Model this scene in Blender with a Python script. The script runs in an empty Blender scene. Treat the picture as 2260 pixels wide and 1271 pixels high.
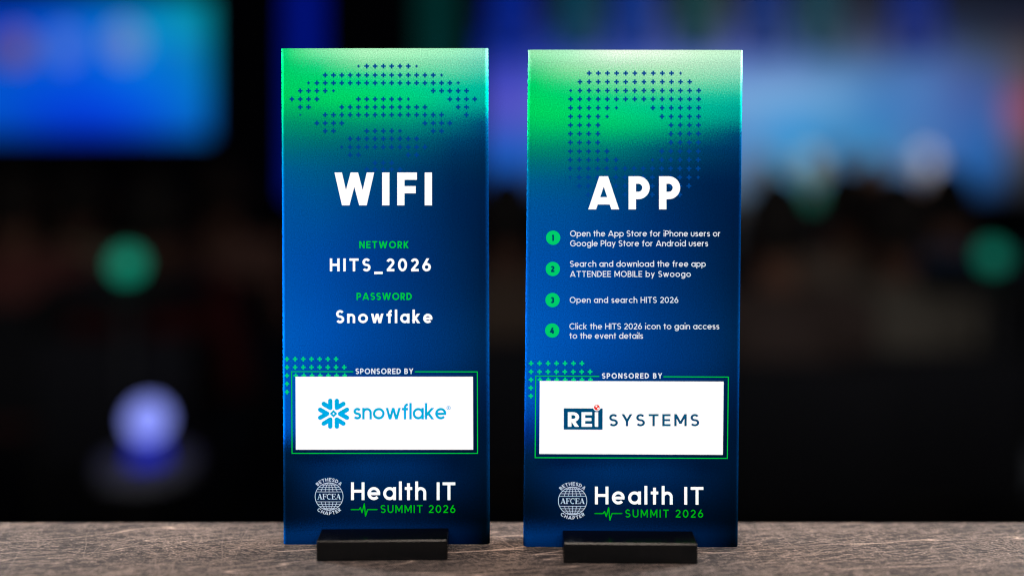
import bpy, bmesh, math, random
from mathutils import Vector, Matrix
from mathutils.geometry import delaunay_2d_cdt

random.seed(7)
S = bpy.context.scene
COL = S.collection
R = math.radians

# ------------------------------------------------------------------ camera
# measured from the photograph (2260 x 1271): focal length in px, horizon row, camera height over the table
F, PX0, PYH, HT = 2061.0, 1130.0, 300.0, 0.19817
CAMD = 0.45                       # camera to the left sign's face; that face is the plane y = 0
cam_d = bpy.data.cameras.new('camera')
cam = bpy.data.objects.new('camera', cam_d)
COL.objects.link(cam)
cam.location = (0, -CAMD, HT)
cam.rotation_euler = (R(90), 0, 0)
cam_d.sensor_width = 36
cam_d.lens = F / 2260 * 36
cam_d.shift_y = -(635.5 - PYH) / 2260
cam_d.clip_start = 0.01
cam_d.clip_end = 100
cam_d.dof.use_dof = True
cam_d.dof.focus_distance = 0.4495
cam_d.dof.aperture_fstop = 1.25
S.camera = cam
S.render.engine = 'CYCLES'
S.cycles.pixel_filter_type = 'BLACKMAN_HARRIS'
S.cycles.filter_width = 1.15

# ------------------------------------------------------------------ world, lights, exposure
W = bpy.data.worlds.new('World')
S.world = W
W.use_nodes = True
W.node_tree.nodes['Background'].inputs[0].default_value = (0.010, 0.012, 0.018, 1)
W.node_tree.nodes['Background'].inputs[1].default_value = 0.25
S.view_settings.view_transform = 'Standard'
S.view_settings.look = 'None'
S.view_settings.exposure = 0
S.view_settings.gamma = 1
S.view_settings.use_curve_mapping = False


def area(name, loc, target, sx, sy, power, color=(1, 1, 1), spread=180):
    d = bpy.data.lights.new(name, 'AREA')
    d.shape = 'RECTANGLE'
    d.size, d.size_y = sx, sy
    d.energy = power
    d.color = color
    d.spread = R(spread)
    o = bpy.data.objects.new(name, d)
    COL.objects.link(o)
    o.location = loc
    o.rotation_euler = (Vector(target) - Vector(loc)).to_track_quat('-Z', 'Y').to_euler()
    return o


area('front_softbox', (0.0, -1.75, 0.62), (0, 0, 0.11), 1.3, 0.5, 44, (1.0, 0.99, 1.0))
area('warm_back_light', (0.0, 1.05, 0.95), (0, -0.05, 0.0), 1.3, 0.5, 8.0, (1.0, 0.77, 0.60), 120)
area('added_edge_light', (-1.1, 0.28, 0.085), (0, 0.0, 0.12), 0.20, 0.14, 9.5, (0.90, 0.96, 1.0), 60)  # unseen lamp added to make the panel edges glow
area('added_edge_light', (1.1, 0.28, 0.085), (0, 0.0, 0.12), 0.20, 0.14, 9.5, (0.90, 0.96, 1.0), 60)  # its added twin for the opposite panel edges
area('overhead_spot', (0.02, -0.32, 1.15), (0, 0, 0), 0.50, 0.10, 1.7, (1.0, 0.84, 0.72), 90)
area('added_crowd_light', (2.6, 3.6, 2.9), (2.9, 6.4, 0.5), 0.8, 0.5, 42, (0.95, 0.97, 1.0), 80)  # unseen lamp added to brighten the people before the video wall
area('added_seating_fill', (0.5, 2.6, 2.7), (0.5, 4.2, 0.0), 4.0, 1.0, 1.9, (1.0, 0.84, 0.7), 140)  # unseen lamp added to lift the seated rows out of the dark

# ------------------------------------------------------------------ helpers


def P(px, py, depth):
    """point seen at photo pixel px, py at a given depth from the camera"""
    return Vector(((px - PX0) / F * depth, depth - CAMD, HT - (py - PYH) / F * depth))


def lin(c):
    out = []
    for v in c:
        v = v / 255
        out.append(v / 12.92 if v <= 0.04045 else ((v + 0.055) / 1.055) ** 2.4)
    return out


def tag(o, label=None, cat=None, group=None, kind=None):
    if label: o['label'] = label
    if cat: o['category'] = cat
    if group: o['group'] = group
    if kind: o['kind'] = kind
    return o


def thing(name, loc, label, cat, group=None, rotz=0):
    o = bpy.data.objects.new(name, None)
    o.empty_display_size = 0.05
    COL.objects.link(o)
    o.location = loc
    o.rotation_euler = (0, 0, rotz)
    return tag(o, label, cat, group)


def obj(name, me, mats, parent=None, smooth=False):
    if not isinstance(mats, (list, tuple)):
        mats = [mats]
    for m in mats:
        me.materials.append(m)
    if smooth:
        for p in me.polygons:
            p.use_smooth = True
    o = bpy.data.objects.new(name, me)
    COL.objects.link(o)
    if parent:
        o.parent = parent
    return o


def bm_mesh(bm, name):
    me = bpy.data.meshes.new(name)
    bmesh.ops.recalc_face_normals(bm, faces=bm.faces)
    bm.to_mesh(me)
    bm.free()
    return me


def add_box(bm, lo, hi, bevel=0, seg=2):
    r = bmesh.ops.create_cube(bm, size=1)
    vs = r['verts']
    for v in vs:
        v.co = Vector([lo[i] + (v.co[i] + 0.5) * (hi[i] - lo[i]) for i in range(3)])
    if bevel:
        es = list({e for v in vs for e in v.link_edges})
        bmesh.ops.bevel(bm, geom=es, offset=bevel, segments=seg, affect='EDGES', profile=0.5)


def add_lathe(bm, prof, n=32, c=(0, 0, 0)):
    rings = []
    for r, z in prof:
        if r < 1e-6:
            rings.append([bm.verts.new((c[0], c[1], c[2] + z))])
        else:
            rings.append([bm.verts.new((c[0] + r * math.cos(2 * math.pi * k / n), c[1] + r * math.sin(2 * math.pi * k / n), c[2] + z)) for k in range(n)])
    for a, b in zip(rings[:-1], rings[1:]):
        for k in range(n):
            k2 = (k + 1) % n
            if len(a) == 1 and len(b) == 1: continue
            if len(a) == 1: bm.faces.new((a[0], b[k2], b[k]))
            elif len(b) == 1: bm.faces.new((a[k], a[k2], b[0]))
            else: bm.faces.new((a[k], a[k2], b[k2], b[k]))


# ------------------------------------------------------------------ materials


def new_mat(name):
    m = bpy.data.materials.new(name)
    m.use_nodes = True
    nt = m.node_tree
    return m, nt, nt.nodes['Principled BSDF']


def N(nt, typ, **kw):
    n = nt.nodes.new(typ)
    for k, v in kw.items():
        setattr(n, k, v)
    return n


def math_node(nt, op, a, b=None, c=None, clamp=False):
    n = N(nt, 'ShaderNodeMath', operation=op, use_clamp=clamp)
    for i, s in enumerate((a, b, c)):
        if s is None: continue
        if isinstance(s, (int, float)): n.inputs[i].default_value = s
        else: nt.links.new(s, n.inputs[i])
    return n.outputs[0]


def plain(name, srgb, rough=0.5, spec=0.3, grain=0.0, scale=200, sheen=0, metal=0):
    m, nt, b = new_mat(name)
    c = lin(srgb)
    b.inputs['Roughness'].default_value = rough
    b.inputs['Specular IOR Level'].default_value = spec
    b.inputs['Metallic'].default_value = metal
    tc = N(nt, 'ShaderNodeTexCoord')
    no = N(nt, 'ShaderNodeTexNoise')
    no.inputs['Scale'].default_value = scale
    no.inputs['Detail'].default_value = 4
    nt.links.new(tc.outputs['Object'], no.inputs['Vector'])
    rp = N(nt, 'ShaderNodeValToRGB')
    g = grain
    rp.color_ramp.elements[0].position = 0.3
    rp.color_ramp.elements[1].position = 0.7
    rp.color_ramp.elements[0].color = [max(0, v * (1 - g)) for v in c] + [1]
    rp.color_ramp.elements[1].color = [min(1, v * (1 + g)) for v in c] + [1]
    nt.links.new(no.outputs[0], rp.inputs[0])
    nt.links.new(rp.outputs[0], b.inputs['Base Color'])
    return m


def emit(name, srgb, k=1.0):
    m, nt, b = new_mat(name)
    b.inputs['Base Color'].default_value = (0.02, 0.02, 0.02, 1)
    b.inputs['Emission Color'].default_value = lin(srgb) + [1]
    b.inputs['Emission Strength'].default_value = k
    return m


def grid(nt, u, v, cols, gain=1.0, v0=0.0, v1=1.0, interp='CARDINAL'):
    """2-D colour design: one colour ramp down each column, blended across"""
    outs = []
    for cu, stops in cols:
        rp = N(nt, 'ShaderNodeValToRGB')
        cr = rp.color_ramp
        cr.interpolation = interp
        ss = [((a - v0) / (v1 - v0), lin(c)) for a, c in stops]
        cr.elements[0].position = ss[0][0]
        cr.elements[0].color = [x * gain for x in ss[0][1]] + [1]
        cr.elements[1].position = ss[-1][0]
        cr.elements[1].color = [x * gain for x in ss[-1][1]] + [1]
        for a, c in ss[1:-1]:
            e = cr.elements.new(a)
            e.color = [x * gain for x in c] + [1]
        nt.links.new(v, rp.inputs[0])
        outs.append((cu, rp.outputs[0]))
    cur = outs[0][1]
    for (ua, _), (ub, o) in zip(outs[:-1], outs[1:]):
        mr = N(nt, 'ShaderNodeMapRange', interpolation_type='LINEAR', clamp=True)
        mr.inputs['From Min'].default_value = ua
        mr.inputs['From Max'].default_value = ub
        nt.links.new(u, mr.inputs['Value'])
        mx = N(nt, 'ShaderNodeMix', data_type='RGBA')
        nt.links.new(mr.outputs[0], mx.inputs[0])
        nt.links.new(cur, mx.inputs[6])
        nt.links.new(o, mx.inputs[7])
        cur = mx.outputs[2]
    return cur


EX = 1.0 / 1.42          # printed colours are stored as reflectances: photo value divided by the light on the sign


def print_mat(name, cols, v0, v1):
    m, nt, b = new_mat(name)
    tc = N(nt, 'ShaderNodeTexCoord')
    sep = N(nt, 'ShaderNodeSeparateXYZ')
    nt.links.new(tc.outputs['UV'], sep.inputs[0])
    n1 = N(nt, 'ShaderNodeTexNoise')
    n1.inputs['Scale'].default_value = 1500
    n1.inputs['Detail'].default_value = 2
    nt.links.new(tc.outputs['Object'], n1.inputs['Vector'])
    jit = math_node(nt, 'MULTIPLY', math_node(nt, 'SUBTRACT', n1.outputs[0], 0.5), 0.055)
    v = math_node(nt, 'ADD', sep.outputs[1], jit)
    u = math_node(nt, 'ADD', sep.outputs[0], jit)
    c = grid(nt, u, v, cols, EX, v0, v1)
    n2 = N(nt, 'ShaderNodeTexNoise')
    n2.inputs['Scale'].default_value = 1800
    n2.inputs['Detail'].default_value = 1
    nt.links.new(tc.outputs['Object'], n2.inputs['Vector'])
    k = N(nt, 'ShaderNodeMapRange')
    k.inputs['From Min'].default_value = 0.25
    k.inputs['From Max'].default_value = 0.75
    k.inputs['To Min'].default_value = 0.72
    k.inputs['To Max'].default_value = 1.28
    nt.links.new(n2.outputs[0], k.inputs['Value'])
    mx = N(nt, 'ShaderNodeVectorMath', operation='SCALE')
    nt.links.new(c, mx.inputs[0])
    nt.links.new(k.outputs[0], mx.inputs['Scale'])
    nt.links.new(mx.outputs[0], b.inputs['Base Color'])
    b.inputs['Roughness'].default_value = 0.45
    b.inputs['Specular IOR Level'].default_value = 0.0
    return m


def ink(name, srgb, spec=0.0, scale=1.0):
    m, nt, b = new_mat(name)
    tc = N(nt, 'ShaderNodeTexCoord')
    n2 = N(nt, 'ShaderNodeTexNoise')
    n2.inputs['Scale'].default_value = 900
    nt.links.new(tc.outputs['Object'], n2.inputs['Vector'])
    rp = N(nt, 'ShaderNodeValToRGB')
    g = EX * scale
    c = lin(srgb)
    rp.color_ramp.elements[0].color = [min(0.86, x * g) * 0.96 for x in c] + [1]
    rp.color_ramp.elements[1].color = [min(0.86, x * g * 1.04) for x in c] + [1]
    nt.links.new(n2.outputs[0], rp.inputs[0])
    nt.links.new(rp.outputs[0], b.inputs['Base Color'])
    b.inputs['Roughness'].default_value = 0.5
    b.inputs['Specular IOR Level'].default_value = spec
    return m


INK = {
    'white': ink('white_ink', (255, 255, 255), scale=1.10),
    'text': ink('soft_white_ink', (236, 244, 252)),
    'emblem': ink('pale_blue_ink', (200, 218, 240)),
    'green': ink('green_ink', (0, 200, 62)),
    'leaf': ink('leaf_green_ink', (0, 186, 12)),
    'mint': ink('mint_ink', (0, 212, 128)),
    'badge': ink('badge_green_ink', (0, 208, 108)),
    'badge_digit': ink('deep_teal_ink', (0, 66, 100)),
    'navy_plus': ink('navy_ink', (0, 68, 146)),
    'faint_plus': ink('faint_blue_ink', (0, 66, 142)),
    'sky': ink('sky_blue_ink', (0, 178, 242)),
    'steel': ink('steel_blue_ink', (0, 74, 122)),
    'red': ink('red_ink', (242, 52, 46)),
}

# ------------------------------------------------------------------ monoline lettering


def arc(cx, cy, rx, ry, a0, a1, n=None):
    n = n or max(4, int(abs(a1 - a0) / 12))
    return [(cx + rx * math.cos(R(a0 + (a1 - a0) * k / n)), cy + ry * math.sin(R(a0 + (a1 - a0) * k / n))) for k in range(n + 1)]


XH = 0.735


def glyph(ch, w):
    """centre lines of a geometric sans letter, cap height 1: [(points, closed, clip, width)], advance width"""
    h = w / 2
    o = []
    L = lambda *pts: o.append((list(pts), False, None, w))
    C = lambda pts: o.append((pts, True, None, w))

    def D(a, b, lo=0.0, hi=1.0):
        o.append(([a, b], False, (lo, hi), w))
    Wd = 0.7
    if ch == ' ': return [], 0.26
    if ch == 'I': Wd = w; L((h, 0), (h, 1))
    elif ch == 'H': Wd = .76; L((h, 0), (h, 1)); L((Wd - h, 0), (Wd - h, 1)); L((h, .5), (Wd - h, .5))
    elif ch == 'T': Wd = .72; L((0, 1 - h), (Wd, 1 - h)); L((Wd / 2, 0), (Wd / 2, 1 - h))
    elif ch == 'E': Wd = .60; L((h, 0), (h, 1)); L((h, 1 - h), (Wd, 1 - h)); L((h, .5), (Wd * .94, .5)); L((h, h), (Wd, h))
    elif ch == 'F': Wd = .60; L((h, 0), (h, 1)); L((h, 1 - h), (Wd, 1 - h)); L((h, .5 - h * .2), (Wd * .94, .5 - h * .2))
    elif ch == 'L': Wd = .55; L((h, 0), (h, 1)); L((h, h), (Wd, h))
    elif ch == 'W':
        Wd = 1.22; a = w * .54
        D((a, 1), (Wd * .285, 0)); D((Wd * .285, 0), (Wd / 2, 1)); D((Wd / 2, 1), (Wd * .715, 0)); D((Wd * .715, 0), (Wd - a, 1))
    elif ch == 'A':
        Wd = .94; a = w * .54; D((a, 0), (Wd / 2 - .06 * w, 1)); D((Wd / 2 + .06 * w, 1), (Wd - a, 0)); L((Wd * .2, .26), (Wd * .8, .26))
    elif ch == 'N': Wd = .76; L((h, 0), (h, 1)); L((Wd - h, 0), (Wd - h, 1)); D((h, 1), (Wd - h, 0))
    elif ch == 'M':
        Wd = .90; L((h, 0), (h, 1)); L((Wd - h, 0), (Wd - h, 1)); D((h, 1), (Wd / 2, .24), .20, 1); D((Wd / 2, .24), (Wd - h, 1), .20, 1) 
    elif ch == 'K': Wd = .70; L((h, 0), (h, 1)); D((h, .34), (Wd - .62 * w, 1), .30, 1); D((Wd * .36, .56), (Wd - .6 * w, 0), 0, .60)
    elif ch == 'Y': Wd = .78; D((.56 * w, 1), (Wd / 2, .42), .40, 1); D((Wd - .56 * w, 1), (Wd / 2, .42), .40, 1); L((Wd / 2, 0), (Wd / 2, .46))
    elif ch in 'PR':
        Wd = .64; b = .42 if ch == 'P' else .44; ry = (1 - h - b) / 2; cy = b + ry; rx = min(ry, Wd - h - .1)
        L((h, 0), (h, 1)); o.append(([(h, 1 - h), (Wd - h - rx, 1 - h)] + arc(Wd - h - rx, cy, rx, ry, 90, -90)[1:] + [(h, b)], False, None, w))
        if ch == 'R': D((Wd * .42, b), (Wd - .58 * w, 0), 0, b + .02)
    elif ch == 'B':
        Wd = .64; m = .53
        L((h, 0), (h, 1)); ry = (1 - h - m) / 2; x1 = Wd - h - .05
        o.append(([(h, 1 - h), (x1 - ry, 1 - h)] + arc(x1 - ry, m + ry, ry, ry, 90, -90)[1:] + [(h, m)], False, None, w))
        ry = (m - h) / 2; x1 = Wd - h
        o.append(([(h, m), (x1 - ry, m)] + arc(x1 - ry, h + ry, ry, ry, 90, -90)[1:] + [(h, h)], False, None, w))
    elif ch == 'D':
        Wd = .76; ry = .5 - h; rx = Wd - h - .24
        L((h, 0), (h, 1)); o.append(([(h, 1 - h), (Wd - h - rx, 1 - h)] + arc(Wd - h - rx, .5, rx, ry, 90, -90)[1:] + [(h, h)], False, None, w))
    elif ch == 'O': Wd = .98; C(arc(Wd / 2, .5, Wd / 2 - h, .5 - h + .01, 0, 360, 36)[:-1])
    elif ch == 'C': Wd = .88; L(*arc(.49, .5, .49 - h, .5 - h + .01, 42, 318, 26))
    elif ch == 'G':
        Wd = .93; L(*(arc(.49, .5, .49 - h, .5 - h + .01, 42, 360, 28))); L((.52, .5), (Wd - h * .2, .5))
    elif ch == 'U': Wd = .72; r = Wd / 2 - h; L(*([(h, 1), (h, r + h)] + arc(Wd / 2, r + h, r, r, 180, 360)[1:] + [(Wd - h, 1)]))
    elif ch == 'S':
        Wd = .64; rx = Wd / 2 - h; ry = (1 - w + .02) / 4
        L(*(arc(Wd / 2, .5 + ry, rx * .95, ry, 28, 270, 20) + arc(Wd / 2, .5 - ry, rx, ry, 90, -152, 20)[1:]))
    elif ch == '_': Wd = .66; L((0, -.12), (Wd, -.12))
    elif ch == '0': Wd = .70; C(arc(Wd / 2, .5, Wd / 2 - h, .5 - h, 0, 360, 30)[:-1])
    elif ch == '1': Wd = .34; L((Wd - h, 0), (Wd - h, 1)); L((Wd - h, 1 - h * 1.1), (.03, .76))
    elif ch == '2':
        Wd = .62; r = Wd / 2 - h
        L(*(arc(Wd / 2, 1 - h - r, r, r, 165, -38, 16) + [(h * .9, h * .9)])); L((h * .4, h), (Wd, h))
    elif ch == '3':
        Wd = .62; ry = (1 - w) / 4; rx = Wd / 2 - h
        L(*arc(Wd / 2, .5 + ry, rx * .92, ry, 150, -95, 18)); L(*arc(Wd / 2, .5 - ry, rx, ry, 95, -150, 18))
    elif ch == '4': Wd = .70; D((Wd * .68, 1), (h * 1.1, .27), .20, 1); L((h * .6, .27), (Wd, .27)); L((Wd * .70, 0), (Wd * .70, .62))
    elif ch == '6':
        Wd = .66; r = Wd / 2 - h; C(arc(Wd / 2, r + h, r, r, 0, 360, 28)[:-1]); D((Wd / 2 - r * .93, r + h + r * .42), (Wd * .66, 1.02), r + h + r * .40, 1)
    # lower case
    elif ch in 'adgpbqo':
        Wd = .72 if ch != 'o' else .76; ry = XH / 2 - h; rx = Wd / 2 - h
        C(arc(Wd / 2, XH / 2, rx, ry, 0, 360, 30)[:-1])
        if ch == 'a': L((Wd - h, 0), (Wd - h, XH))
        if ch == 'd': L((Wd - h, 0), (Wd - h, 1.04))
        if ch == 'b': L((h, 0), (h, 1.04))
        if ch == 'p': L((h, -.27), (h, XH))
        if ch == 'g':
            L(*([(Wd - h, XH), (Wd - h, -.02)] + arc(Wd / 2, -.02, rx, .27 - h, 0, -155, 14)[1:]))
    elif ch == 'c': Wd = .64; L(*arc(.37, XH / 2, .37 - h, XH / 2 - h, 45, 315, 24))
    elif ch == 'e':
        Wd = .72; rx = Wd / 2 - h; ry = XH / 2 - h; L(*arc(Wd / 2, XH / 2, rx, ry, 0, 318, 26)); L((h, XH / 2 - h * .1), (Wd - h * .12, XH / 2 - h * .1))
    elif ch == 'f':
        Wd = .42; r = .20; x = .13 + h
        L(*([(x, 0), (x, 1.04 - h - r)] + arc(x + r, 1.04 - h - r, r, r, 180, 95, 8)[1:])); L((0, XH - h), (Wd - .02, XH - h))
    elif ch == 't': Wd = .42; x = Wd / 2; L((x, 0), (x, .95)); L((0, XH - h), (Wd, XH - h))
    elif ch == 'i': Wd = w * 1.1; L((Wd / 2, 0), (Wd / 2, XH - .06)); o.append((arc(Wd / 2, 1.0, w * .66, w * .66, 0, 360, 12)[:-1], True, None, 0))
    elif ch == 'l': Wd = w; L((h, 0), (h, 1.05))
    elif ch == 'k': Wd = .60; L((h, 0), (h, 1.05)); D((h, .24), (Wd - .64 * w, XH), .20, XH); D((Wd * .34, .42), (Wd - .62 * w, 0), 0, .46)
    elif ch in 'nhr':
        Wd = .62 if ch != 'r' else .40; r = .62 / 2 - h
        L((h, 0), (h, 1.05 if ch == 'h' else XH))
        if ch == 'r': L(*arc(h + r * .95, XH - h - r, r * .95, r, 180, 82, 10))
        else: L(*(arc(.31, XH - h - r, r, r, 180, 0, 16) + [(.62 - h, 0)]))
    elif ch == 'u': Wd = .62; r = Wd / 2 - h; L(*([(h, XH), (h, r + h)] + arc(Wd / 2, r + h, r, r, 180, 360, 16)[1:] + [(Wd - h, XH)]))
    elif ch == 's':
        Wd = .50; rx = Wd / 2 - h; ry = (XH - w + .01) / 4; m = XH / 2
        L(*(arc(Wd / 2, m + ry, rx * .95, ry, 25, 270, 16) + arc(Wd / 2, m - ry, rx, ry, 90, -155, 16)[1:]))
    elif ch == 'v': Wd = .64; a = .56 * w; D((a, XH), (Wd / 2, 0), 0, XH); D((Wd / 2, 0), (Wd - a, XH), 0, XH)
    elif ch == 'w':
        Wd = .98; a = .54 * w; D((a, XH), (Wd * .29, 0), 0, XH); D((Wd * .29, 0), (Wd / 2, XH), 0, XH); D((Wd / 2, XH), (Wd * .71, 0), 0, XH); D((Wd * .71, 0), (Wd - a, XH), 0, XH)
    elif ch == 'y': Wd = .64; a = .56 * w; D((a, XH), (Wd / 2, .02), -.02, XH); D((Wd - a, XH), (Wd * .27, -.27), -.27, XH)
    return o, Wd


def serif(ch):
    """thick-and-thin serif capitals for the emblem"""
    k, t = .20, .07
    o = []
    L = lambda ww, *p: o.append((list(p), False, None, ww))
    if ch == 'A':
        Wd = .95; o.append(([(.14, 0), (.46, 1)], False, (0, 1), t)); o.append(([(.46, 1), (.78, 0)], False, (0, 1), k)); L(t, (.22, .32), (.68, .32)); L(t, (0, .035), (.28, .035)); L(t, (.58, .035), (.95, .035))
    elif ch in 'FE':
        Wd = .78; L(k, (.2, 0), (.2, 1)); L(t, (0, .965), (Wd, .965)); L(t, (.2, .52), (.55, .52)); L(t, (Wd - .035, 1), (Wd - .035, .74)); L(t, (.55, .38), (.55, .66))
        if ch == 'E': L(t, (0, .035), (Wd, .035)); L(t, (Wd - .035, 0), (Wd - .035, .26))
        else: L(t, (0, .035), (.42, .035))
    else:
        Wd = .86; o.append((arc(.46, .5, .38, .46, 55, 305, 20), False, None, .14)); L(t, (.80, .64), (.80, 1))
    return o, Wd


def clip_poly(poly, lo, hi):
    for sgn, lim in ((1, lo), (-1, hi)):
        out = []
        for i, a in enumerate(poly):
            b = poly[(i + 1) % len(poly)]
            ia, ib = sgn * (a[1] - lim) >= 0, sgn * (b[1] - lim) >= 0
            if ia: out.append(a)
            if ia != ib:
                t = (lim - a[1]) / (b[1] - a[1])
                out.append((a[0] + t * (b[0] - a[0]), lim))
        poly = out
        if not poly: break
    return poly


def stroke_polys(strokes, cap=False):
    polys = []
    for pts, closed, clip, w in strokes:
        if w == 0:                     # a filled dot
            polys.append([tuple(p) for p in pts])
            continue
        pts = [Vector(p) for p in pts]
        if clip:
            d = (pts[1] - pts[0]).normalized() * w * 1.5
            pts = [pts[0] - d, pts[1] + d]
        n = len(pts)
        L, Rr = [], []
        for i, p in enumerate(pts):
            a = pts[i - 1] if (i > 0 or closed) else None
            b = pts[(i + 1) % n] if (i < n - 1 or closed) else None
            da = (p - a).normalized() if a is not None else None
            db = (b - p).normalized() if b is not None else None
            if da is None: da = db
            if db is None: db = da
            nn = Vector((-(da.y + db.y), da.x + db.x))
            if nn.length < 1e-6: nn = Vector((-da.y, da.x))
            nn.normalize()
            k = max(0.35, nn.dot(Vector((-da.y, da.x))))
            off = nn * (w / 2 / k)
            L.append(p + off)
            Rr.append(p - off)
        m = n if closed else n - 1
        for i in range(m):
            j = (i + 1) % n
            q = [tuple(Rr[i]), tuple(Rr[j]), tuple(L[j]), tuple(L[i])]
            if clip:
                q = clip_poly(q, *clip)
            if len(q) >= 3: polys.append(q)
        if cap and not closed:
            for p in (pts[0], pts[-1]):
                polys.append([(p.x + w / 2 * math.cos(2 * math.pi * k / 14), p.y + w / 2 * math.sin(2 * math.pi * k / 14)) for k in range(14)])
    return polys


def union(polys):
    vs, fs = [], []
    for q in polys:
        a = sum(q[i][0] * q[(i + 1) % len(q)][1] - q[(i + 1) % len(q)][0] * q[i][1] for i in range(len(q)))
        if abs(a) < 1e-9: continue
        if a < 0: q = q[::-1]
        fs.append(list(range(len(vs), len(vs) + len(q))))
        vs += [Vector(p) for p in q]
    r = delaunay_2d_cdt(vs, [], fs, 0, 1e-5)
    return [tuple(v) for v in r[0]], [f for f, of in zip(r[2], r[5]) if of]


_gc = {}


def glyph_tris(ch, w, cap=False, ser=False):
    key = (ch, round(w, 4), cap, ser)
    if key not in _gc:
        st, wd = serif(ch) if ser else glyph(ch, w)
        _gc[key] = (union(stroke_polys(st, cap)) if st else ([], []), wd)
    return _gc[key]


class Flat:
    """a flat printed shape in photo pixels"""

    def __init__(self): self.v, self.f, self.m = [], [], []

    def add(self, vs, fs, mi=0):
        b = len(self.v)
        self.v += vs
        self.f += [[b + i for i in f] for f in fs]
        self.m += [mi] * len(fs)

    def strokes(self, st, cap=False, mi=0): self.add(*union(stroke_polys(st, cap)), mi)

    def quad(self, *p, mi=0): self.add(list(p), [[0, 1, 2, 3]], mi)

    def disc(self, cx, cy, r, mi=0, n=40): self.add([(cx + r * math.cos(2 * math.pi * k / n), cy + r * math.sin(2 * math.pi * k / n)) for k in range(n)], [list(range(n))], mi)

    def plus(self, cx, cy, s, t, mi=0):
        a, b = s / 2, t / 2
        self.add([(cx + x, cy + y) for x, y in ((-b, -a), (b, -a), (b, -b), (a, -b), (a, b), (b, b), (b, a), (-b, a), (-b, b), (-a, b), (-a, -b), (-b, -b))],
                 [[0, 1, 2, 11], [3, 4, 9, 10], [5, 6, 7, 8], [2, 3, 10, 11], [5, 8, 9, 4]][:0] + [[0, 1, 2, 3, 4, 5, 6, 7, 8, 9, 10, 11]], mi)

    def text(self, s, x0, x1, base, cap, w, mi=0, rnd=False, slope=0.0, ser=False, tight=0.10, stretch=1.0):
        gl = [glyph_tris(c, w, rnd, ser) for c in s]
        nat = sum(g[1] for g in gl) * cap
        n1 = max(1, len(s) - 1)
        k = 1.0 if len(s) == 1 else min(stretch, (x1 - x0 - tight * cap * n1) / nat)       # set a little narrower where the line would be cramped
        gap = (x1 - x0 - nat * k) / n1
        x = x0
        for (vs, fs), wd in gl:
            if fs: self.add([(x + a * cap * k, base + slope * (x - x0) - b * cap) for a, b in vs], fs, mi)
            x += wd * cap * k + gap

    def arc_text(self, s, cx, cy, r, cap, w, half, top=True, mi=0):
        gl = [glyph_tris(c, w) for c in s]
        tot = sum(g[1] for g in gl) * cap
        gap = (2 * R(half) * r - tot) / (len(s) - 1)
        pos = -R(half) * r
        for (vs, fs), wd in gl:
            ang = (pos + wd * cap / 2) / r
            pts = []
            for a, b in vs:
                lx, ly = (a - wd / 2) * cap, b * cap
                if top:
                    rr = r + ly; t = ang + lx / r
                    pts.append((cx + rr * math.sin(t), cy - rr * math.cos(t)))
                else:
                    rr = r + cap - ly; t = ang + lx / r
                    pts.append((cx + rr * math.sin(t), cy + rr * math.cos(t)))
            self.add(pts, fs, mi)
            pos += wd * cap + gap

    def build(self, name, mats, parent, depth, off):
        """lie on the sign face at the given depth, off metres in front of it"""
        me = bpy.data.meshes.new(name)
        org = parent.matrix_world_loc
        y = depth - CAMD - off
        me.from_pydata([((px - PX0) / F * depth - org[0], y - org[1], HT - (py - PYH) / F * depth - org[2]) for px, py in self.v], [], self.f)
        bm = bmesh.new()
        bm.from_mesh(me)
        bm.faces.ensure_lookup_table()
        for f, mi in zip(bm.faces, self.m):
            f.material_index = mi
            f.normal_update()
            if f.normal.y > 0: f.normal_flip()
        bm.to_mesh(me)
        bm.free()
        return obj(name, me, mats, parent.part)


class SignRef: pass


# ------------------------------------------------------------------ the hall (dark, far behind the signs)
FLOOR = -1.25
RISER = -1.10           # the table stands on a low riser
m_wall = plain('dark_hall_wall', (26, 26, 32), 0.9, 0.1, 0.2, 3)
m_carpet = plain('dark_carpet', (22, 21, 24), 0.95, 0.05, 0.4, 60)


def slab(name, lo, hi, mat):
    bm = bmesh.new()
    add_box(bm, lo, hi)
    o = obj(name, bm_mesh(bm, name), mat)
    o['kind'] = 'structure'
    return o


slab('floor', (-6.5, -3.0, FLOOR - 0.1), (6.5, 10.6, FLOOR), m_carpet)
slab('riser', (-3.0, -2.5, FLOOR), (3.0, 0.9, RISER), m_carpet)
slab('back_wall', (-6.5, 10.4, FLOOR), (6.5, 10.6, 3.6), m_wall)
slab('left_wall', (-6.7, -3.0, FLOOR), (-6.5, 10.6, 3.6), m_wall)
slab('right_wall', (6.5, -3.0, FLOOR), (6.7, 10.6, 3.6), m_wall)
slab('ceiling', (-6.5, -3.0, 3.6), (6.5, 10.6, 3.7), m_wall)

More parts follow.
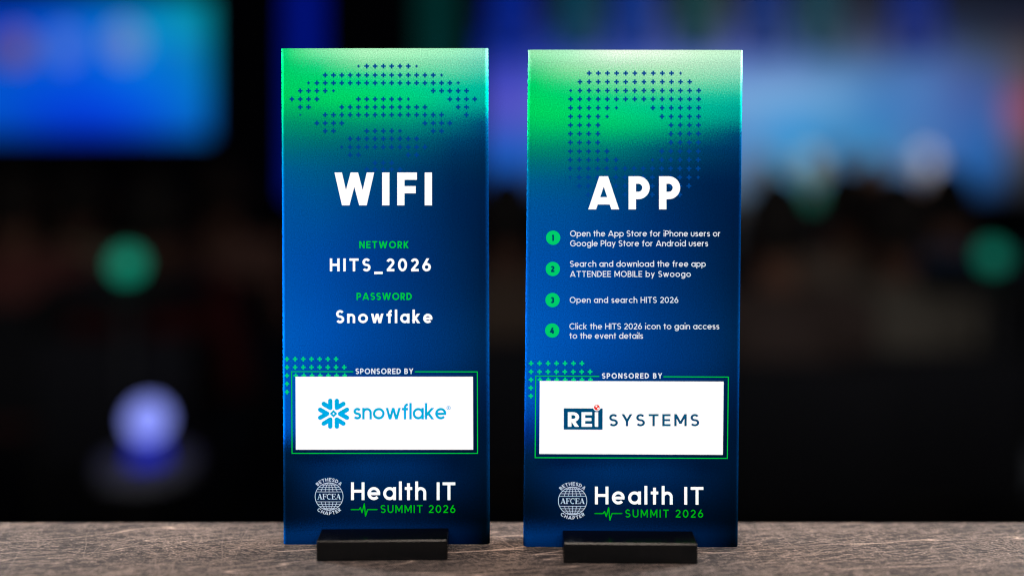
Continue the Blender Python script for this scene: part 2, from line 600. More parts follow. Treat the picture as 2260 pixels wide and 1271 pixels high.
# ------------------------------------------------------------------ table
def table_material():
    m, nt, b = new_mat('grey_brown_wood_laminate')
    tc = N(nt, 'ShaderNodeTexCoord')

    def mapped(rot, sc):                     # turned by rot degrees, then stretched along the new x
        mp = N(nt, 'ShaderNodeMapping', vector_type='TEXTURE')
        mp.inputs['Rotation'].default_value = (0, 0, R(rot))
        mp.inputs['Scale'].default_value = sc
        nt.links.new(tc.outputs['Object'], mp.inputs['Vector'])
        return mp.outputs[0]

    def noise(vec, scale, det=4, rough=0.6, dist=0.0):
        n = N(nt, 'ShaderNodeTexNoise')
        n.inputs['Scale'].default_value = scale
        n.inputs['Detail'].default_value = det
        n.inputs['Roughness'].default_value = rough
        n.inputs['Distortion'].default_value = dist
        nt.links.new(vec, n.inputs['Vector'])
        return n.outputs[0]

    def rng(s, a, bb, c=0.0, d=1.0):
        n = N(nt, 'ShaderNodeMapRange', clamp=True)
        for k, v in zip(('From Min', 'From Max', 'To Min', 'To Max'), (a, bb, c, d)): n.inputs[k].default_value = v
        nt.links.new(s, n.inputs['Value'])
        return n.outputs[0]

    def ridge(s, width):          # thin line where the noise crosses its middle
        d = math_node(nt, 'ABSOLUTE', math_node(nt, 'SUBTRACT', s, 0.5))
        return rng(d, 0.0, width, 1.0, 0.0)

    grain = mapped(9, (12, 1, 1))
    grain2 = mapped(14, (7, 1, 1))
    weft = mapped(7, (6, 1, 1))
    warp = mapped(98, (4, 1, 1))
    diag = mapped(-30, (5, 1, 1))
    cross = mapped(99, (9, 1, 1))
    cross2 = mapped(-34, (9, 1, 1))
    v1 = ridge(noise(grain, 55, 2, 0.5, 0.1), 0.012)           # long pale veins
    v2 = ridge(noise(grain2, 100, 2, 0.55, 0.1), 0.016)         # finer veins
    v3 = ridge(noise(cross, 70, 1, 0.5, 0.0), 0.010)            # short cross scratches
    v6 = ridge(noise(cross2, 75, 1, 0.5, 0.0), 0.010)
    f1 = ridge(noise(weft, 380, 3, 0.6, 0.1), 0.050)            # fine woven hatching, along and across
    f2 = ridge(noise(warp, 420, 2, 0.6, 0.1), 0.040)
    f3 = ridge(noise(diag, 320, 2, 0.6, 0.1), 0.040)
    sp = noise(tc.outputs['Object'], 1100, 4, 0.75)
    spk = rng(sp, 0.40, 0.66)
    patch = rng(noise(mapped(10, (2, 1, 1)), 26, 2), 0.38, 0.62, 0.35, 1.0)
    patch2 = rng(noise(mapped(30, (1.5, 1, 1)), 33, 2), 0.40, 0.60, 0.2, 1.0)
    fine = math_node(nt, 'MAXIMUM', math_node(nt, 'MULTIPLY', f1, 0.72), math_node(nt, 'MAXIMUM', math_node(nt, 'MULTIPLY', math_node(nt, 'MULTIPLY', f3, patch), 0.72), math_node(nt, 'MULTIPLY', math_node(nt, 'MULTIPLY', f2, patch2), 0.45)))
    crossed = math_node(nt, 'MAXIMUM', math_node(nt, 'MULTIPLY', v3, 0.62), math_node(nt, 'MULTIPLY', v6, math_node(nt, 'MULTIPLY', patch, 0.7)))
    lines = math_node(nt, 'MAXIMUM', math_node(nt, 'MAXIMUM', math_node(nt, 'MULTIPLY', v1, 0.95), math_node(nt, 'MULTIPLY', v2, 0.7)), crossed)
    tot = math_node(nt, 'MAXIMUM', lines, fine)
    tot = math_node(nt, 'ADD', math_node(nt, 'MULTIPLY', tot, 0.80), math_node(nt, 'MULTIPLY', spk, 0.30), clamp=True)
    rp = N(nt, 'ShaderNodeValToRGB')
    e = rp.color_ramp.elements
    e[0].position = 0.0; e[0].color = lin((44, 40, 40)) + [1]
    e[1].position = 1.0; e[1].color = lin((196, 168, 152)) + [1]
    x = e.new(0.35); x.color = lin((77, 69, 66)) + [1]
    x = e.new(0.65); x.color = lin((116, 101, 93)) + [1]
    nt.links.new(tot, rp.inputs[0])
    # broad tone drift
    dr = rng(noise(tc.outputs['Object'], 9, 3), 0.3, 0.7, 0.86, 1.12)
    sc = N(nt, 'ShaderNodeVectorMath', operation='SCALE')
    nt.links.new(rp.outputs[0], sc.inputs[0])
    nt.links.new(dr, sc.inputs['Scale'])
    nt.links.new(sc.outputs[0], b.inputs['Base Color'])
    bp = N(nt, 'ShaderNodeBump')
    bp.inputs['Strength'].default_value = 0.5
    bp.inputs['Distance'].default_value = 0.0006
    nt.links.new(tot, bp.inputs['Height'])
    nt.links.new(bp.outputs[0], b.inputs['Normal'])
    b.inputs['Roughness'].default_value = 0.75
    b.inputs['Specular IOR Level'].default_value = 0.05
    return m


m_table = table_material()
m_leg = plain('black_table_leg', (18, 18, 19), 0.5, 0.3)
BACK = HT * F / (1151 - PYH) - CAMD
tb = thing('table', (0, BACK - 0.35, RISER), 'grey-brown wood laminate table with pale veins, the two signs standing on it', 'table')
bm = bmesh.new()
add_box(bm, (-0.85, -0.35, -RISER - 0.03), (0.85, 0.35, -RISER), 0.0008, 2)
obj('tabletop', bm_mesh(bm, 'tabletop'), m_table, tb)
for sx in (-1, 1):
    for sy in (-1, 1):
        bm = bmesh.new()
        add_box(bm, (sx * 0.79 - 0.025, sy * 0.29 - 0.025, 0), (sx * 0.79 + 0.025, sy * 0.29 + 0.025, -RISER - 0.03), 0.003)
        obj('leg', bm_mesh(bm, 'leg'), m_leg, tb)

# ------------------------------------------------------------------ the two signs


def block_material():
    m, nt, b = new_mat('black_satin_block')
    tc = N(nt, 'ShaderNodeTexCoord')
    n = N(nt, 'ShaderNodeTexNoise')
    n.inputs['Scale'].default_value = 1400
    n.inputs['Detail'].default_value = 3
    nt.links.new(tc.outputs['Object'], n.inputs['Vector'])
    rp = N(nt, 'ShaderNodeValToRGB')
    rp.color_ramp.elements[0].color = (0.0008, 0.0008, 0.0009, 1)
    rp.color_ramp.elements[1].color = (0.0020, 0.0020, 0.0020, 1)
    nt.links.new(n.outputs[0], rp.inputs[0])
    nt.links.new(rp.outputs[0], b.inputs['Base Color'])
    bp = N(nt, 'ShaderNodeBump')
    bp.inputs['Strength'].default_value = 0.12
    bp.inputs['Distance'].default_value = 0.0002
    nt.links.new(n.outputs[0], bp.inputs['Height'])
    nt.links.new(bp.outputs[0], b.inputs['Normal'])
    b.inputs['Roughness'].default_value = 0.22
    b.inputs['Specular IOR Level'].default_value = 0.22
    return m


m_block = block_material()
m_back = plain('frosted_acrylic_back', (40, 70, 120), 0.4, 0.4, 0.05)

# printed colour design: columns across the sign, stops down it (photo rows)
LV = (107, 1201)
LEFT = [
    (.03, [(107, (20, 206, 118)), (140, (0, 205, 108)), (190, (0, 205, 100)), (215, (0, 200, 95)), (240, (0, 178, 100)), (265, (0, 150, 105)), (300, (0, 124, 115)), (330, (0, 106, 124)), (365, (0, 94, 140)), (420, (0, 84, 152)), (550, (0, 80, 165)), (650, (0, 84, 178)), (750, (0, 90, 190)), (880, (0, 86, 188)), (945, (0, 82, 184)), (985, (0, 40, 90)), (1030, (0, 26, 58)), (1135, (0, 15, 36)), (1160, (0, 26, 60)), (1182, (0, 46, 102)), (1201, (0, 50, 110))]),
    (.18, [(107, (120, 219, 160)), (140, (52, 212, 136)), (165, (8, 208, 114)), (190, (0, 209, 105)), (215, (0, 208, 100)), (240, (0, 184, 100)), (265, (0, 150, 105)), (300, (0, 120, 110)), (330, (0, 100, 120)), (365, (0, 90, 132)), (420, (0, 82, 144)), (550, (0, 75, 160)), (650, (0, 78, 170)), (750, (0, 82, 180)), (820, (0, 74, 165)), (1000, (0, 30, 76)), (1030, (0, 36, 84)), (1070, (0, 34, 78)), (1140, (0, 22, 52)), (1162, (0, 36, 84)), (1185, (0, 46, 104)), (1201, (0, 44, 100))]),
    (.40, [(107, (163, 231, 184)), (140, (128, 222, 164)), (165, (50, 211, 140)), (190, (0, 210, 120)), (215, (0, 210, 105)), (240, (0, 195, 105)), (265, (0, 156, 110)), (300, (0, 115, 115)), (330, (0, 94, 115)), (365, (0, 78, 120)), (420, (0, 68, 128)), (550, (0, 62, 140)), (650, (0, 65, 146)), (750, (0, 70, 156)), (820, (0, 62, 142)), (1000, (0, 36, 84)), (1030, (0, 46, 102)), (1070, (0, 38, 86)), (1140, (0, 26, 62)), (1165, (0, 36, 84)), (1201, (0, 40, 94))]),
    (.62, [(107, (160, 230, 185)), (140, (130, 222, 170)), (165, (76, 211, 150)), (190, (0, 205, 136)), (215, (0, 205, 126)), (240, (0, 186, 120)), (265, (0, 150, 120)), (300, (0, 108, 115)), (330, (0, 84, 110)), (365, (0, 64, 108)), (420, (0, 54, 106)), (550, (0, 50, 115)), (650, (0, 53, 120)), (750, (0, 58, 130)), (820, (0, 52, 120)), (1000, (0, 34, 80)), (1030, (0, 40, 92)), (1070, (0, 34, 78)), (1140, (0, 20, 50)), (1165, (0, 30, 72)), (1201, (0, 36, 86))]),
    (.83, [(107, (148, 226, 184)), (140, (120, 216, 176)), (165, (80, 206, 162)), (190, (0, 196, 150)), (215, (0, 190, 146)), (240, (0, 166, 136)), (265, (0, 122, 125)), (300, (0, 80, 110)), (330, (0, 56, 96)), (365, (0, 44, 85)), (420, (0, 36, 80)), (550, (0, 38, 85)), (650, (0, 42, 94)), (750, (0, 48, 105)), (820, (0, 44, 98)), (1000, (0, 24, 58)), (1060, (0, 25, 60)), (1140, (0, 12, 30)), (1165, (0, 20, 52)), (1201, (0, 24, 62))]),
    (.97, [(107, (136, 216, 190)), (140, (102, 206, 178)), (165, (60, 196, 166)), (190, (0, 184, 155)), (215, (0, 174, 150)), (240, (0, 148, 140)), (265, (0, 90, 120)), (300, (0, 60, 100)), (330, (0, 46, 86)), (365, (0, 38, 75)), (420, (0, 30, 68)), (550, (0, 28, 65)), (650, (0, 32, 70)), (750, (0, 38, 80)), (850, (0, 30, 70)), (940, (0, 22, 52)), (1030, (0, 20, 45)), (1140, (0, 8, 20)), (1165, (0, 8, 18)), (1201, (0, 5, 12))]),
]
RV = (111, 1207)
RIGHT = [
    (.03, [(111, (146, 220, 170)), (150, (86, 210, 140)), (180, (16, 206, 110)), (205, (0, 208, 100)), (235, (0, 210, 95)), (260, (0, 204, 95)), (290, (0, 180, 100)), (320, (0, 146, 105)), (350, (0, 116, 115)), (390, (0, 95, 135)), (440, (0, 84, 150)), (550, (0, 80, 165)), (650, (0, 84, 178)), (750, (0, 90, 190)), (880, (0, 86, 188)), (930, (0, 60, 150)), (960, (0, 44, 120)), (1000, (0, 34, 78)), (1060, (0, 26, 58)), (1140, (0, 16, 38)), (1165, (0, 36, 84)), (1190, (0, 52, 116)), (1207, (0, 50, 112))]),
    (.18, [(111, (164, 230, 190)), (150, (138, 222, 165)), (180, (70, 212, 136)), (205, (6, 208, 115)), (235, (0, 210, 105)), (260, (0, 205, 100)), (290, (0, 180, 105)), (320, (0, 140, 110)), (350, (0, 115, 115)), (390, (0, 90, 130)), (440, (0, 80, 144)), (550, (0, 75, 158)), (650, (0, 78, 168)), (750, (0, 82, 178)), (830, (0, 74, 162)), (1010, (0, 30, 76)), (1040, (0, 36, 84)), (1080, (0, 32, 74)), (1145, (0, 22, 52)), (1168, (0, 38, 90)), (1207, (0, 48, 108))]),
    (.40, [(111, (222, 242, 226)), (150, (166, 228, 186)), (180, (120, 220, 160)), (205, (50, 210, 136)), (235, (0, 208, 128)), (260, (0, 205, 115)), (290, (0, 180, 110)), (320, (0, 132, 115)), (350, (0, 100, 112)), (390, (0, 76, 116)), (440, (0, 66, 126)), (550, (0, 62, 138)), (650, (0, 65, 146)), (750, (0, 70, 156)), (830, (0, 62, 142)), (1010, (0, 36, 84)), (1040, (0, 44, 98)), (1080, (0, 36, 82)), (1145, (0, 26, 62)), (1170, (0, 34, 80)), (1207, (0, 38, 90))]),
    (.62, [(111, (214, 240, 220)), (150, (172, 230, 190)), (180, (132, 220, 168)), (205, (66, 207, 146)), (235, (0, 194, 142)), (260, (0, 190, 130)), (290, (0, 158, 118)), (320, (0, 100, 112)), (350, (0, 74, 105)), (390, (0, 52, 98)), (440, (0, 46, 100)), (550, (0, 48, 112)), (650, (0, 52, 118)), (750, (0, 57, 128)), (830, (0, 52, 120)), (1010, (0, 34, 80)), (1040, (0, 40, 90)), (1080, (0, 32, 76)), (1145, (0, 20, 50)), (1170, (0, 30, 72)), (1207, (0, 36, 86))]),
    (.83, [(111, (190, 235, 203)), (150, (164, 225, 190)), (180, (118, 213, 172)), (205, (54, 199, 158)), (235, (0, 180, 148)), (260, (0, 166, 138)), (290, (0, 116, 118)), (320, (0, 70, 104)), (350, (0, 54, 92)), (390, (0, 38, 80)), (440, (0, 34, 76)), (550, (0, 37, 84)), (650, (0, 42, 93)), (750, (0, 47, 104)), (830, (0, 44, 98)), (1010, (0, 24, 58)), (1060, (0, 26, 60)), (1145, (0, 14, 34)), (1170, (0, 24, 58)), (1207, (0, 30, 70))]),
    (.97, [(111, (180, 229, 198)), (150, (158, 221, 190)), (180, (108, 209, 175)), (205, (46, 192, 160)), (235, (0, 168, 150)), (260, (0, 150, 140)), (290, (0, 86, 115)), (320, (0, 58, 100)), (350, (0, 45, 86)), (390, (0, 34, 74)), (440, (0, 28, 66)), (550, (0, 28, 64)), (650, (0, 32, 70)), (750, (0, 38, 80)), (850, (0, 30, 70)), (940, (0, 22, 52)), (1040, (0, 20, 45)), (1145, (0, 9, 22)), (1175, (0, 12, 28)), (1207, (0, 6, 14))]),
]


def norm_cols(cols, vr):
    return [(u, [((y - vr[0]) / (vr[1] - vr[0]), c) for y, c in st]) for u, st in cols]


def make_base(ref, x0, x1, front, yaw, height=0.0095, back=0.017):
    """black slotted block; cross-section extruded sideways, front edges softly rounded"""
    b, f = 0.0008, -front
    s0, s1, sz = -0.0012, 0.0048, 0.0014
    prof = []

    def corner(cy, cz, a0, a1, r=b):
        for k in range(5):
            a = R(a0 + (a1 - a0) * k / 4)
            prof.append((cy + r * math.cos(a), cz + r * math.sin(a)))
    prof.append((f + .0003, 0)); prof.append((f, .0003))
    prof.append((f, height - 0.0006)); prof.append((f + 0.00077, height))        # flat chamfer along the front edge
    prof.append((s0, height)); prof.append((s0, sz)); prof.append((s1, sz)); prof.append((s1, height))
    corner(back - b, height - b, 90, 0)
    prof.append((back, 0))
    w = (x1 - x0) / 2
    bm = bmesh.new()
    rings = []
    e = 0.0005
    cyc, czc = (f + back) / 2, height / 2
    for x, k in ((-w, e), (-w + e * .3, e * .3), (-w + e, 0), (w - e, 0), (w - e * .3, e * .3), (w, e)):
        rings.append([bm.verts.new((x, y - (k if y > cyc and y > s1 + .001 else (-k if y < s0 - .001 else 0)), max(0, z - (k if z > height * .8 else 0)))) for y, z in prof])
    for a, c in zip(rings[:-1], rings[1:]):
        for k in range(len(prof)):
            k2 = (k + 1) % len(prof)
            bm.faces.new((a[k], a[k2], c[k2], c[k]))
    bm.faces.new(rings[0])
    bm.faces.new(rings[-1][::-1])
    bmesh.ops.triangulate(bm, faces=[fc for fc in bm.faces if len(fc.verts) > 4])
    o = obj('base', bm_mesh(bm, 'base'), m_block, ref.root)
    for p in o.data.polygons: p.use_smooth = False
    o.location = ((x0 + x1) / 2 - ref.root.location.x, 0, 0)
    o.rotation_euler = (0, 0, yaw)
    return o


def make_sign(label, depth, corners, cols, vr, blk):
    ref = SignRef()
    (tl, tr, br, bl) = corners
    bx0, bx1, front, yaw = blk
    root = thing('table_sign', (P((tl[0] + tr[0] + bl[0] + br[0]) / 4, 600, depth).x, depth - CAMD, 0), label, 'sign', 'acrylic signs on the table')
    ref.root = root
    ref.matrix_world_loc = root.location.copy()
    ref.depth = depth
    # panel: slab with softly rounded long edges so that the sides catch the light
    th, rad = 0.0036, 0.0024
    prof = []              # (fraction side, inset x, y)
    ns = 7
    for k in range(ns + 1):
        a = R(90 * k / ns)
        prof.append((0, rad * (1 - math.sin(a)), rad * 0.9 * (1 - math.cos(a))))
    prof = [(0, 0.0, th)] + [(0, rad * (1 - math.cos(R(90 * k / ns))), rad * 0.9 * (1 - math.sin(R(90 * k / ns)))) for k in range(ns + 1)]
    full = prof + [(1, x, y) for _, x, y in prof[::-1]]
    nz = 40
    vs, uvs, fs = [], [], []
    o = ref.matrix_world_loc
    for j in range(nz + 1):
        t = j / nz
        A = P(*[tl[i] + (bl[i] - tl[i]) * t for i in (0, 1)], depth)
        B = P(*[tr[i] + (br[i] - tr[i]) * t for i in (0, 1)], depth)
        wdt = (B - A).length
        for sd, x, y in full:
            u = x / wdt if sd == 0 else 1 - x / wdt
            p = A + (B - A) * u
            vs.append((p.x - o.x, p.y + y - o.y, p.z - o.z))
            uvs.append((u, t))
    m = len(full)
    for j in range(nz):
        for k in range(m - 1):
            a = j * m + k
            fs.append((a, a + m, a + m + 1, a + 1))
        fs.append((j * m + m - 1, j * m + 2 * m - 1, j * m + m, j * m))       # back
    fs.append(tuple(range(m)))
    fs.append(tuple(range(nz * m, nz * m + m))[::-1])
    me = bpy.data.meshes.new('panel')
    me.from_pydata(vs, [], fs)
    uv = me.uv_layers.new(name='design')
    for lp in me.loops:
        uv.data[lp.index].uv = uvs[lp.vertex_index]
    for p in me.polygons:
        if len(p.vertices) == 4 and p.index % m != m - 1: p.use_smooth = True
    bm = bmesh.new(); bm.from_mesh(me); bmesh.ops.recalc_face_normals(bm, faces=bm.faces); bm.to_mesh(me); bm.free()
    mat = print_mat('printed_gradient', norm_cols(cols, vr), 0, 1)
    part = obj('panel', me, [mat], root)
    ref.part = part
    make_base(ref, bx0, bx1, front, yaw)
    return ref


def xw(px, depth): return (px - PX0) / F * depth


DL, DR = CAMD, 0.4475
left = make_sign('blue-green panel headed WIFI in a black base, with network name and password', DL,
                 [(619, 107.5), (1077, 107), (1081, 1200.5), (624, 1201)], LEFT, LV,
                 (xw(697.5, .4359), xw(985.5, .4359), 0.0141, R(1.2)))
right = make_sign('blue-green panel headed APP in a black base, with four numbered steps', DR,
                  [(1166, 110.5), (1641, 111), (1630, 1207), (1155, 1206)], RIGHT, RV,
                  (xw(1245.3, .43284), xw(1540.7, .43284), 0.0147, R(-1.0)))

E1, E2, E3, E4 = 0.00012, 0.00024, 0.00036, 0.00048


def frame_lines(f, tl, tr, br, bl, gap, t=2.0):
    def ln(a, b): f.add(*union(stroke_polys([([a, b], False, None, t)])))
    yl = lambda x: tl[1] + (tr[1] - tl[1]) * (x - tl[0]) / (tr[0] - tl[0])
    e = t / 2
    ln((tl[0] - e, tl[1]), (gap[0], yl(gap[0])))
    ln((gap[1], yl(gap[1])), (tr[0] + e, tr[1]))
    ln((bl[0] - e, bl[1]), (br[0] + e, br[1]))
    ln((tl[0], tl[1] + e), (bl[0], bl[1] - e))
    ln((tr[0], tr[1] + e), (br[0], br[1] - e))


def emblem(ref, cx, cy, r):
    f = Flat()
    t = 1.35
    st = [(arc(cx, cy, r, r * .98, 0, 360, 48)[:-1], True, None, t)]
    for dy in (-.82, -.66, -.50, -.33, .38, .55, .71, .86):
        hw = math.sqrt(1 - dy * dy) * r
        st.append(([(cx - hw, cy + dy * r), (cx + hw, cy + dy * r)], False, None, t * .8))
    for k in (.62, .30):
        for sg in (-1, 1):
            for lo, hi in ((-88, -19), (22, 88)):
                pts = []
                for i in range(9):
                    a = R(lo + (hi - lo) * i / 8)
                    pts.append((cx + sg * k * r * math.cos(a) * 1.0, cy + r * .98 * math.sin(a)))
                st.append((pts, False, None, t * .8))
    for lo, hi in ((-.97, -.30), (.36, .97)):
        st.append(([(cx, cy + lo * r), (cx, cy + hi * r)], False, None, t * .8))
    f.strokes(st)
    f.arc_text('BETHESDA', cx, cy, r + 2.6, 7.8, .18, 47, True)
    f.arc_text('CHAPTER', cx, cy, r + 2.2, 7.8, .18, 42, False)
    f.text('AFCEA', cx - .85 * r, cx + .85 * r, cy + .21 * r, 12.4, .15, ser=True, tight=0.02)
    return f.build('globe_emblem', INK['emblem'], ref, ref.depth, E1)


def pulse(ref, x0, x1, y):
    k = (x1 - x0) / 57.1
    pts = [(0, 0), (17.2, 0), (20.3, -4.2), (24, 6.6), (29, -12.6), (31.6, 14.4), (36.2, 0), (57.1, 0)]
    f = Flat()
    f.strokes([([(x0 + a * k, y + b) for a, b in pts[i:i + 2]], False, None, 2.3) for i in range(len(pts) - 1)], cap=True)
    return f.build('pulse_line', INK['leaf'], ref, ref.depth, E1)


def txt(ref, name, ink_name, lines, off=E1, slope=0.0):
    f = Flat()
    for s, x0, x1, base, cap, w in lines:
        f.text(s, x0, x1, base, cap, w, slope=slope)
    return f.build(name, INK[ink_name], ref, ref.depth, off)


def plus_field(ref, name, rows, x0, dx, ys, skew=0.0, fade=8):
    f = Flat()
    for r, cells in enumerate(rows):
        for c, s in cells:
            f.plus(x0 + dx * c + skew * r, ys[r], 10.6 * s, 3.5 * s, 0 if r < fade else 1)
    return f.build(name, [INK['navy_plus'], INK['faint_plus']], ref, ref.depth, E1)


def cells(*spans):
    out = []
    for s in spans:
        if len(s) == 3: out += [(s[0], s[2])]
        else: out += [(c, 1.0) for c in range(s[0], s[1] + 1)]
    return out


# ---- left sign: WIFI
ys = [90 + v / 4.1 for v in (232, 313, 384, 455, 530, 602, 672, 747, 818, 888, 963, 1034, 1106, 1166)]
rows = [cells((8, 8, .6), (9, 14), (15, 15, .6)), cells((4, 17), (18, 18, .65)), cells((2, 2, .65), (3, 19), (20, 20, .7)),
        cells((1, 4), (5, 5, .65), (17, 21)), cells((0, 3), (8, 13), (14, 14, .7), (19, 22)), cells((1, 2), (6, 16), (20, 21)),
        cells((1, 1, .4), (4, 18), (21, 21)), cells((3, 6), (16, 19)), cells((4, 5), (9, 12), (13, 13, .75), (17, 18)),
        cells((7, 15)), cells((6, 6, .7), (7, 16)), cells((7, 8), (14, 15)), cells((10, 12)), cells((9, 13))]
plus_field(left, 'plus_pattern', rows, 600 + 182 / 4.1, 75.2 / 4.1, ys)
txt(left, 'title_lettering', 'white', [('WIFI', 738, 953.5, 453.5, 72.5, .222)], E2)
txt(left, 'network_caption', 'green', [('NETWORK', 793, 902, 548, 15.8, .19)])
txt(left, 'password_caption', 'green', [('PASSWORD', 787, 909, 661.8, 15.8, .19)])
txt(left, 'network_name', 'white', [('HITS_2026', 728, 951, 598.8, 28.6, .19)])
txt(left, 'password_text', 'white', [('Snowflake', 741.5, 954.5, 712.9, 28.6, .19)])
f = Flat()
for i in range(7): f.plus(633.4 + 18.05 * i, 792, 10, 3.4)
for i in range(8): f.plus(633.4 + 18.05 * i, 810, 10, 3.4)
for i in range(8): f.plus(633.4 + 18.05 * i + (1.2 if i else 0), 828.3, 10, 3.4)
for y in (846.5, 864.5): f.plus(633.4, y, 10, 3.4)
f.build('corner_plus_pattern', INK['mint'], left, DL, E1)
f = Flat()
frame_lines(f, (644, 819.5), (1053.5, 820), (1054, 999.5), (644.8, 999.5), (780, 915.5))
f.build('sponsor_frame', INK['green'], left, DL, E2)
txt(left, 'sponsor_caption', 'text', [('SPONSORED BY', 784.7, 912.3, 824.9, 12.4, .19)], E2)
f = Flat()
f.quad((652.5, 830.5), (1044, 830.5), (1044.5, 991.3), (653.3, 991.3))
f.build('sponsor_plate', INK['white'], left, DL, E3)
# snowflake logo: chevrons round a hollow diamond, and the word beside it
f = Flat()
cx, cy, s = 736.6, 911.8, 1 / 4.52
sw = 43 * s
segs = []
for sx in (-1, 1):
    for sy in (-1, 1):
        segs.append(([(cx + sx * 33 * s, cy + sy * 128 * s), (cx + sx * 33 * s, cy + sy * 58 * s)], False, None, sw))
        segs.append(([(cx + sx * 33 * s, cy + sy * 58 * s), (cx + sx * 98 * s, cy + sy * 98 * s)], False, None, sw))
    segs.append(([(cx + sx * 64 * s, cy), (cx + sx * 134 * s, cy - 40 * s)], False, None, sw))
    segs.append(([(cx + sx * 64 * s, cy), (cx + sx * 134 * s, cy + 40 * s)], False, None, sw))
f.strokes(segs, cap=True)
d0 = 24 * s
f.strokes([([(cx, cy - d0), (cx + d0, cy), (cx, cy + d0), (cx - d0, cy)], True, None, 18 * s)])
f.text('snowflake', 780.5, 985.2, 924.2, 34.0, .15, tight=0.06)
f.strokes([(arc(990.2, 899, 3.9, 3.9, 0, 360, 20)[:-1], True, None, 1.0)])
f.text('R', 988.7, 991.9, 901.4, 4.6, .2)
f.build('sponsor_logo', INK['sky'], left, DL, E4)
txt(left, 'event_title', 'white', [('Health IT', 774.8, 1005, 1102.6, 39.2, .165)])
txt(left, 'event_subtitle', 'leaf', [('SUMMIT 2026', 840, 1005, 1130.9, 17.4, .14)])
pulse(left, 775.2, 832.3, 1123.5)
emblem(left, 726.4, 1094.7, 30.8)

# ---- right sign: APP
ys = [90 + v / 3.259 for v in (235, 297, 360, 421, 484, 546, 608, 670, 733, 796, 857, 920, 983, 1045, 1108)]
rows = [cells((2, 11), (12, 12, .65)), cells((1, 13)), cells((0, 0, .65), (1, 14)), cells((0, 14)), cells((0, 4), (5, 5, .7), (9, 14)),
        cells((0, 3), (4, 4, .75), (10, 14)), cells((0, 3), (11, 14)), cells((0, 3), (11, 14)), cells((0, 3), (11, 14)),
        cells((0, 4), (10, 14)), cells((0, 5), (9, 9, .7), (10, 14)), cells((0, 14)), cells((0, 0, .6), (1, 13), (14, 14, .65)), cells((1, 13)), cells((2, 2), (6, 6), (9, 9), (12, 12))]
plus_field(right, 'plus_pattern', rows, 1150 + 358.5 / 3.259, 65.75 / 3.259, ys, -0.15, 9)
txt(right, 'title_lettering', 'white', [('APP', 1298, 1501, 462.3, 73, .225)], E2)
bad = [(1220.8, 524.8, '1'), (1220, 593.5, '2'), (1219.4, 662, '3'), (1218.7, 729, '4')]
for bx, by, n in bad:
    f = Flat()
    f.disc(bx, by, 15.7)
    o = f.build('step_badge', INK['badge'], right, DR, E1)
    f = Flat()
    wd = glyph(n, .27)[1] * 13.6
    f.text(n, bx - wd / 2 - .5, bx + wd / 2, by + 6.8, 13.6, .27)
    # the figure belongs to its badge: one mesh, two inks
    me2 = o.data
    g = f.build('step_number', INK['badge_digit'], right, DR, E2)
    bmj = bmesh.new(); bmj.from_mesh(me2)
    nb = len(bmj.faces)
    bmj.from_mesh(g.data)
    bmj.faces.ensure_lookup_table()
    for i in range(nb, len(bmj.faces)): bmj.faces[i].material_index = 1
    bmj.to_mesh(me2); bmj.free()
    me2.materials.append(INK['badge_digit'])
    bpy.data.objects.remove(g)
bw = .132
for lines in (
        [('Open the App Store for iPhone users or', 1258.3, 1590, 522.0, 13.2, bw), ('Google Play Store for Android users', 1258.3, 1562.6, 543.7, 13.2, bw)],
        [('Search and download the free app', 1257.9, 1557.6, 588.8, 13.2, bw), ('ATTENDEE MOBILE by Swoogo', 1258, 1524.6, 611.2, 13.2, bw)],
        [('Open and search HITS 2026', 1257.4, 1497, 668.3, 13.2, bw)],
        [('Click the HITS 2026 icon to gain access', 1256.7, 1587.3, 726.4, 13.2, bw), ('to the event details', 1256.7, 1419.3, 747.2, 13.2, bw)]):
    txt(right, 'step_instruction', 'text', lines)
f = Flat()
for i in range(7): f.plus(1172.1 + 18.7 * i, 801.4, 10.3, 3.4)
for i in range(8): f.plus(1172.1 + 18.6 * i, 820, 10.3, 3.4)
for i in range(8): f.plus(1171.9 + 18.6 * i + (1 if i else 0), 837.6, 10.3, 3.4)
for y in (855.4, 873.4): f.plus(1171.6, y, 10.3, 3.4)
f.build('corner_plus_pattern', INK['mint'], right, DR, E1)
f = Flat()
frame_lines(f, (1182.3, 829.3), (1607.3, 831.5), (1605, 1010.6), (1181, 1009), (1322.6, 1464))
f.build('sponsor_frame', INK['green'], right, DR, E2)
txt(right, 'sponsor_caption', 'text', [('SPONSORED BY', 1328.3, 1461.2, 834.8, 12.0, .19)], E2)
f = Flat()
f.quad((1191.3, 839.8), (1596.9, 841.2), (1595, 1002.6), (1190.2, 1000.6))
f.build('sponsor_plate', INK['white'], right, DR, E3)
f = Flat()
f.quad((1244.3, 900), (1329.8, 900.3), (1329.6, 947), (1244.2, 946.7))
f.text('SYSTEMS', 1344, 1542.8, 939.3, 26.4, .165, stretch=1.15)
f.build('sponsor_logo', INK['steel'], right, DR, E4)
f = Flat()
f.text('RE', 1253, 1306.5, 940.6, 32.4, .21, stretch=1.2)
f.text('I', 1312.4, 1320, 940.6, 32.4, .235)
f.disc(1317, 897.6, 8.4)
f.build('logo_letters', INK['white'], right, DR, E4 + E1)
f = Flat()
